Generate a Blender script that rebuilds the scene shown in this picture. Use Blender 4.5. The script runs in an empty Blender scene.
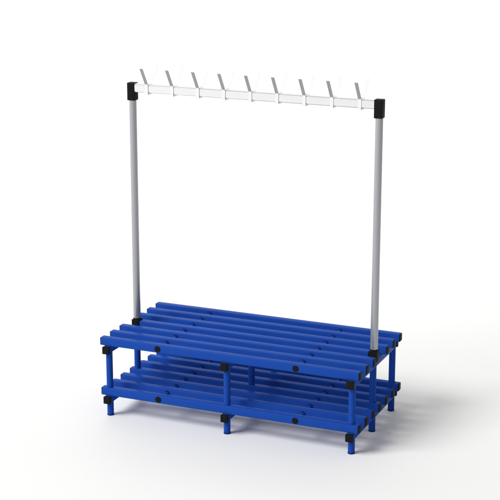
import bpy, bmesh, math
from mathutils import Vector, Matrix

S = bpy.context.scene
C = bpy.context.collection

# ------------------------------------------------------------------ materials
def new_mat(name):
    m = bpy.data.materials.new(name)
    m.use_nodes = True
    nt = m.node_tree
    return m, nt, nt.nodes['Principled BSDF']

def noise(nt, scale, detail=3.0, stretch=None):
    tc = nt.nodes.new('ShaderNodeTexCoord')
    n = nt.nodes.new('ShaderNodeTexNoise')
    n.inputs['Scale'].default_value = scale
    n.inputs['Detail'].default_value = detail
    if stretch:
        mp = nt.nodes.new('ShaderNodeMapping')
        mp.inputs['Scale'].default_value = stretch
        nt.links.new(tc.outputs['Object'], mp.inputs['Vector'])
        nt.links.new(mp.outputs['Vector'], n.inputs['Vector'])
    else:
        nt.links.new(tc.outputs['Object'], n.inputs['Vector'])
    return n

def vary(nt, b, n, sock, lo, hi):
    r = nt.nodes.new('ShaderNodeMapRange')
    r.inputs['From Min'].default_value = 0.3
    r.inputs['From Max'].default_value = 0.7
    r.inputs['To Min'].default_value = lo
    r.inputs['To Max'].default_value = hi
    nt.links.new(n.outputs['Fac'], r.inputs['Value'])
    nt.links.new(r.outputs['Result'], b.inputs[sock])

def bump(nt, b, n, strength, dist):
    bp = nt.nodes.new('ShaderNodeBump')
    bp.inputs['Strength'].default_value = strength
    bp.inputs['Distance'].default_value = dist
    nt.links.new(n.outputs['Fac'], bp.inputs['Height'])
    nt.links.new(bp.outputs['Normal'], b.inputs['Normal'])

def plastic(name, col, rlo, rhi, spec, grain=900, bs=0.06):
    m, nt, b = new_mat(name)
    n1 = noise(nt, 14)
    mix = nt.nodes.new('ShaderNodeMixRGB')
    mix.inputs['Color1'].default_value = (col[0]*.94, col[1]*.94, col[2]*.95, 1)
    mix.inputs['Color2'].default_value = (col[0]*1.06, col[1]*1.06, col[2]*1.05, 1)
    nt.links.new(n1.outputs['Fac'], mix.inputs['Fac'])
    nt.links.new(mix.outputs['Color'], b.inputs['Base Color'])
    vary(nt, b, n1, 'Roughness', rlo, rhi)
    b.inputs['Specular IOR Level'].default_value = spec
    bump(nt, b, noise(nt, grain, 2), bs, 0.0004)
    return m

def metal(name, col, rlo, rhi, stretch):
    m, nt, b = new_mat(name)
    b.inputs['Base Color'].default_value = (*col, 1)
    b.inputs['Metallic'].default_value = 1.0
    n1 = noise(nt, 60, 4, stretch)
    vary(nt, b, n1, 'Roughness', rlo, rhi)
    bump(nt, b, n1, 0.03, 0.0004)
    return m

BLUE = plastic('blue_plastic', (0.012, 0.061, 0.335), 0.26, 0.34, 0.016, 500, 0.012)
NAVY = plastic('navy_plastic', (0.008, 0.022, 0.13), 0.40, 0.50, 0.02)
BLACK = plastic('black_plastic', (0.011, 0.011, 0.0115), 0.42, 0.52, 0.03)
ALU = metal('anodised_aluminium', (0.37, 0.38, 0.40), 0.22, 0.28, (1, 1, 0.02))
ALU.node_tree.nodes['Principled BSDF'].inputs['Metallic'].default_value = 0.5
RAIL = metal('bright_aluminium', (0.84, 0.845, 0.85), 0.28, 0.34, (0.02, 1, 1))
ENAMEL = plastic('white_enamel', (0.76, 0.765, 0.77), 0.40, 0.48, 0.30)
ENAMEL_SHADE = plastic('shaded_enamel', (0.36, 0.37, 0.385), 0.45, 0.55, 0.25)  # hook finish darkened: underside shade of the front prong put into the colour

FLOOR, nt, b = new_mat('white_studio_floor')
b.inputs['Base Color'].default_value = (0.86, 0.856, 0.845, 1)
b.inputs['Roughness'].default_value = 0.6
b.inputs['Specular IOR Level'].default_value = 0.25
bump(nt, b, noise(nt, 40, 4), 0.02, 0.001)

# ------------------------------------------------------------------ helpers
def link(name, bm, mat, parent=None, smooth=True):
    me = bpy.data.meshes.new(name)
    bm.normal_update()
    bm.to_mesh(me)
    bm.free()
    me.materials.append(mat)
    if smooth:
        for p in me.polygons:
            p.use_smooth = True
        try:
            me.set_sharp_from_angle(angle=math.radians(35))
        except Exception:
            pass
    o = bpy.data.objects.new(name, me)
    C.objects.link(o)
    if parent:
        o.parent = parent
    return o

def box(bm, x0, x1, y0, y1, z0, z1, bev=0.0, seg=3):
    t = bmesh.new()
    bmesh.ops.create_cube(t, size=1)
    for v in t.verts:
        v.co = Vector(((x0+x1)/2 + v.co.x*(x1-x0), (y0+y1)/2 + v.co.y*(y1-y0), (z0+z1)/2 + v.co.z*(z1-z0)))
    if bev:
        bmesh.ops.bevel(t, geom=t.edges[:], offset=bev, segments=seg, profile=0.5, affect='EDGES')
    merge(bm, t)

def merge(bm, t):
    me = bpy.data.meshes.new('tmp')
    t.to_mesh(me)
    t.free()
    bm.from_mesh(me)
    bpy.data.meshes.remove(me)

def cyl(bm, p0, p1, r, bev=0.0, seg=40):
    p0, p1 = Vector(p0), Vector(p1)
    t = bmesh.new()
    bmesh.ops.create_cone(t, cap_ends=True, segments=seg, radius1=r, radius2=r, depth=(p1-p0).length)
    if bev:
        es = [e for e in t.edges if abs(e.verts[0].co.z - e.verts[1].co.z) < 1e-6]
        bmesh.ops.bevel(t, geom=es, offset=bev, segments=3, profile=0.5, affect='EDGES')
    q = (p1-p0).to_track_quat('Z', 'Y').to_matrix().to_4x4()
    bmesh.ops.transform(t, matrix=Matrix.Translation((p0+p1)/2) @ q, verts=t.verts)
    merge(bm, t)

def ribbon(bm, pts, x, w, th):
    """flat strip of width w along x that follows the (y, z) points"""
    n = len(pts)
    P = [Vector((0, a, c)) for a, c in pts]
    offs = []
    for i in range(n):
        d0 = (P[i]-P[i-1]).normalized() if i else (P[1]-P[0]).normalized()
        d1 = (P[i+1]-P[i]).normalized() if i < n-1 else d0
        n0 = Vector((0, -d0.z, d0.y)); n1 = Vector((0, -d1.z, d1.y))
        m = (n0+n1).normalized()
        offs.append(m * (th/2 / max(0.4, m.dot(n0))))
    t = bmesh.new()
    rings = []
    for p, o in zip(P, offs):
        r = []
        for sx, so in ((-1, -1), (1, -1), (1, 1), (-1, 1)):
            r.append(t.verts.new(p + o*so + Vector((x + sx*w/2, 0, 0))))
        rings.append(r)
    for a, c in zip(rings[:-1], rings[1:]):
        for k in range(4):
            t.faces.new((a[k], a[(k+1) % 4], c[(k+1) % 4], c[k]))
    t.faces.new(rings[0][::-1]); t.faces.new(rings[-1])
    bmesh.ops.recalc_face_normals(t, faces=t.faces[:])
    merge(bm, t)

# ------------------------------------------------------------------ dimensions (metres)
HALF = 0.75
PITCH, SW, SH = 0.1142, 0.0448, 0.044
ZT, ZL = 0.456, 0.1656
COLS = (-0.7110, -0.002, 0.7065)
ROWS = (-0.3375, 0.0, 0.3375)
ROD = 0.4008
POLE, PR = 0.7087, 0.0205
RT, RB = 1.8125, 1.7655
FR = 0.3825                      # cross bar cap front

bench = bpy.data.objects.new('cloakroom_bench', None)
C.objects.link(bench)
bench['label'] = 'blue slatted two-tier cloakroom bench with aluminium posts and a rail of coat hooks'
bench['category'] = 'bench'

def dup(o, parent, loc):
    c = o.copy()
    C.objects.link(c)
    c.parent = parent
    c.location = loc
    for ch in o.children:
        d = ch.copy()
        C.objects.link(d)
        d.parent = c
    return c

# ---- slats: built once at the origin (top face at z = 0, centred on y), then copied
def slat(half, capmat=NAVY, cr=0.0135):
    bm = bmesh.new()
    box(bm, -half, half, -SW/2, SW/2, -SH, 0, 0.0052, 4)
    s = link('slat', bm, BLUE, bench)
    for sx in (-1, 1):
        bm = bmesh.new()
        a, c = sorted((sx*(half-0.004), sx*(half+0.0025)))
        box(bm, a, c, -SW/2+0.0012, SW/2-0.0012, -SH+0.0012, -0.0012, 0.002, 2)
        link('end_cap', bm, BLACK, s)
    for sx in (-1, 1):
        bm = bmesh.new()
        cyl(bm, (sx*ROD, -SW/2-0.0035, -SH/2), (sx*ROD, -SW/2+0.004, -SH/2), cr, 0.0018)
        link('bolt_cap', bm, capmat, s)
    return s

front = slat(HALF, BLACK, 0.0172)
proto = slat(HALF)
short = slat(POLE-0.0235)
for zi, z in enumerate((ZT, ZL)):
    for i in range(7):
        y = (i-3)*PITCH
        if zi == 0 and i == 3:
            short.location = (0, 0, z)
        elif i == 0:
            if zi == 0:
                front.location = (0, y, z)
            else:
                dup(front, bench, (0, y, z))
        elif zi == 0 and i == 1:
            proto.location = (0, y, z)
        else:
            dup(proto, bench, (0, y, z))
for ch in [c for c in short.children if c.name.startswith('end_cap')]:
    bpy.data.objects.remove(ch)      # the short slat runs into the post sockets

# ---- spacer rods through the slats, front to back
for z in (ZT, ZL):
    for sx in (-1, 1):
        bm = bmesh.new()
        cyl(bm, (sx*ROD, -3*PITCH, z-0.0285), (sx*ROD, 3*PITCH, z-0.0285), 0.0140)
        link('spacer_rod', bm, BLUE, bench)
        bm = bmesh.new()
        cyl(bm, (sx*ROD, 3*PITCH+SW/2-0.004, z-SH/2), (sx*ROD, 3*PITCH+SW/2+0.0035, z-SH/2), 0.0172, 0.0018)
        link('bolt_cap', bm, BLACK, bench)

# ---- cross bars with square end caps, legs and feet
LR = 0.0182
for z in (ZT, ZL):
    for x in COLS:
        zt = z - SH - 0.0006
        bm = bmesh.new()
        box(bm, x-0.0165, x+0.0165, -FR+0.020, FR-0.020, zt-0.042, zt, 0.003, 3)
        cb = link('cross_bar', bm, BLUE, bench)
        for s in (-1, 1):
            bm = bmesh.new()
            a, c = sorted((s*FR, s*(FR-0.0215)))
            box(bm, x-0.0205, x+0.0205, a, c, zt-0.0445, zt-0.0035, 0.003, 3)
            link('end_cap', bm, BLACK, cb)
for x in COLS:
    for y in ROWS:
        bm = bmesh.new()
        cyl(bm, (x, y, ZL-0.002), (x, y, ZT-SH-0.004), LR)
        link('leg', bm, BLUE, bench)
        bm = bmesh.new()
        cyl(bm, (x, y, 0.007), (x, y, ZL-SH-0.006), LR)
        ft = link('foot', bm, BLUE, bench)
        bm = bmesh.new()
        cyl(bm, (x, y, 0.0), (x, y, 0.0085), LR+0.0008, 0.0015)
        link('foot_cap', bm, NAVY, ft)

# ---- posts, their sockets and the corner blocks
for sx in (-1, 1):
    bm = bmesh.new()
    cyl(bm, (sx*POLE, 0, ZT-SH+0.004), (sx*POLE, 0, RB-0.01), PR, 0, 64)
    po = link('post', bm, ALU, bench)
    bm = bmesh.new()
    box(bm, sx*POLE-0.0232, sx*POLE+0.0232, -0.0255, 0.0255, ZT-SH-0.012, ZT+0.006, 0.003, 3)
    cyl(bm, (sx*POLE, 0, ZT), (sx*POLE, 0, ZT+0.014), PR+0.0015, 0.001, 48)
    link('post_socket', bm, BLACK, po)
    bm = bmesh.new()
    box(bm, sx*POLE-0.023, sx*POLE+0.023, -0.0235, 0.0225, RT-0.094, RT+0.003, 0.0025, 3)
    link('corner_block', bm, BLACK, po)

# ---- rail and hooks
bm = bmesh.new()
# extruded section with a narrow shadow groove along the top and bottom of each face
g0, g1, gd, rr = 0.0022, 0.0054, 0.0055, 0.0018
F, K = -0.0215, 0.0205
sec = [(F+rr, RB), (F, RB+rr*0.9), (F, RB+g0), (F+gd, RB+g0), (F+gd, RB+g1), (F, RB+g1),
       (F, RT-g1), (F+gd, RT-g1), (F+gd, RT-g0), (F, RT-g0), (F, RT-rr*0.9), (F+rr, RT),
       (K-rr, RT), (K, RT-rr*0.9), (K, RT-g0), (K-gd, RT-g0), (K-gd, RT-g1), (K, RT-g1),
       (K, RB+g1), (K-gd, RB+g1), (K-gd, RB+g0), (K, RB+g0), (K, RB+rr*0.9), (K-rr, RB)]
ea = [bm.verts.new((-POLE+0.0225, a, c)) for a, c in sec]
eb = [bm.verts.new((POLE-0.0225, a, c)) for a, c in sec]
for k in range(len(sec)):
    q = (k+1) % len(sec)
    bm.faces.new((ea[k], ea[q], eb[q], eb[k]))
bm.faces.new(ea[::-1]); bm.faces.new(eb)
bmesh.ops.recalc_face_normals(bm, faces=bm.faces[:])
link('hook_rail', bm, RAIL, bench)
HW = 0.0185
def hook():
    bm = bmesh.new()
    o = 0.0012
    # front prong, down the front of the rail, under it and up the back into the rear prong
    ribbon(bm, [(-0.0228-o, RT+0.001), (-0.0228-o, RB-0.0085), (-0.006, RB-0.0085)], 0, HW, 0.0022)
    ribbon(bm, [(0.1080, 1.9050), (0.0215+o, RT+0.001), (0.0215+o, RB-0.0085), (0.004, RB-0.0085)], 0, HW, 0.0022)
    ribbon(bm, [(-0.022, RB-0.0036), (0.021, RB-0.0036)], 0, HW*0.98, 0.0065)
    bmesh.ops.recalc_face_normals(bm, faces=bm.faces[:])
    hk = link('coat_hook', bm, ENAMEL, bench, smooth=False)
    bm = bmesh.new()
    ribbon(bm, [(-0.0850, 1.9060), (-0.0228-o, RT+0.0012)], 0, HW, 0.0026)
    link('prong', bm, ENAMEL_SHADE, hk, smooth=False)  # same strip as the hook, painted grey for its shaded side
    return hk
h0 = hook()
for k in range(9):
    x = -0.612 + k*0.1526
    if k == 0:
        h0.location = (x, 0, 0)
    else:
        dup(h0, bench, (x, 0, 0))

# ------------------------------------------------------------------ floor: a studio sweep
AZ = 0.4                          # the sweep faces the camera
bm = bmesh.new()
RAD, BACK, HGT = 3.0, 7.0, 9.0
prof = [(-30.0, 0.0), (-6.0, 0.0), (BACK-RAD, 0.0)]
for k in range(1, 25):
    a = k/24*math.pi/2
    prof.append((BACK-RAD + RAD*math.sin(a), RAD - RAD*math.cos(a)))
prof.append((BACK, HGT))
rows = []
for d, z in prof:
    rows.append([bm.verts.new((u*math.cos(AZ) - d*math.sin(AZ), u*math.sin(AZ) + d*math.cos(AZ), z)) for u in (-25, 25)])
for a, c in zip(rows[:-1], rows[1:]):
    bm.faces.new((a[0], a[1], c[1], c[0]))
fl = link('floor', bm, FLOOR, None, True)
fl['kind'] = 'structure'

# ------------------------------------------------------------------ light
w = bpy.data.worlds.new('World')
S.world = w
w.use_nodes = True
bg = w.node_tree.nodes['Background']
bg.inputs['Color'].default_value = (1.0, 1.0, 1.0, 1)
bg.inputs['Strength'].default_value = 0.33

def area(name, loc, target, size, power):
    l = bpy.data.lights.new(name, 'AREA')
    l.shape = 'DISK'
    l.size = size
    l.energy = power
    o = bpy.data.objects.new(name, l)
    C.objects.link(o)
    o.location = loc
    o.rotation_euler = (Vector(target)-Vector(loc)).to_track_quat('-Z', 'Y').to_euler()
    return o
area('softbox_lamp', (-19.4, -21.8, 25.8), (0, 0, 0.4), 21, 15800)
def swp(u, d, z):
    return (u*math.cos(AZ) - d*math.sin(AZ), u*math.sin(AZ) + d*math.cos(AZ), z)
bl = area('backdrop_fill', swp(0, 3.2, 6.0), swp(0, 12.2, 1.6), 3.0, 170)  # unseen fill light, added to whiten the sweep behind the bench
bl.data.shape = 'RECTANGLE'
bl.data.size = 9.0
bl.data.size_y = 1.5

# ------------------------------------------------------------------ camera
cam = bpy.data.cameras.new('camera')
co = bpy.data.objects.new('camera', cam)
C.objects.link(co)
co.location = (3.1105, -7.3843, 3.1109)
co.rotation_euler = (1.3064, -0.0005, 0.4001)
cam.sensor_width = 36
cam.lens = 1526.6/500*36
cam.clip_end = 500
S.camera = co

S.view_settings.view_transform = 'Standard'
S.view_settings.look = 'None'
S.view_settings.exposure = 0
S.view_settings.gamma = 1
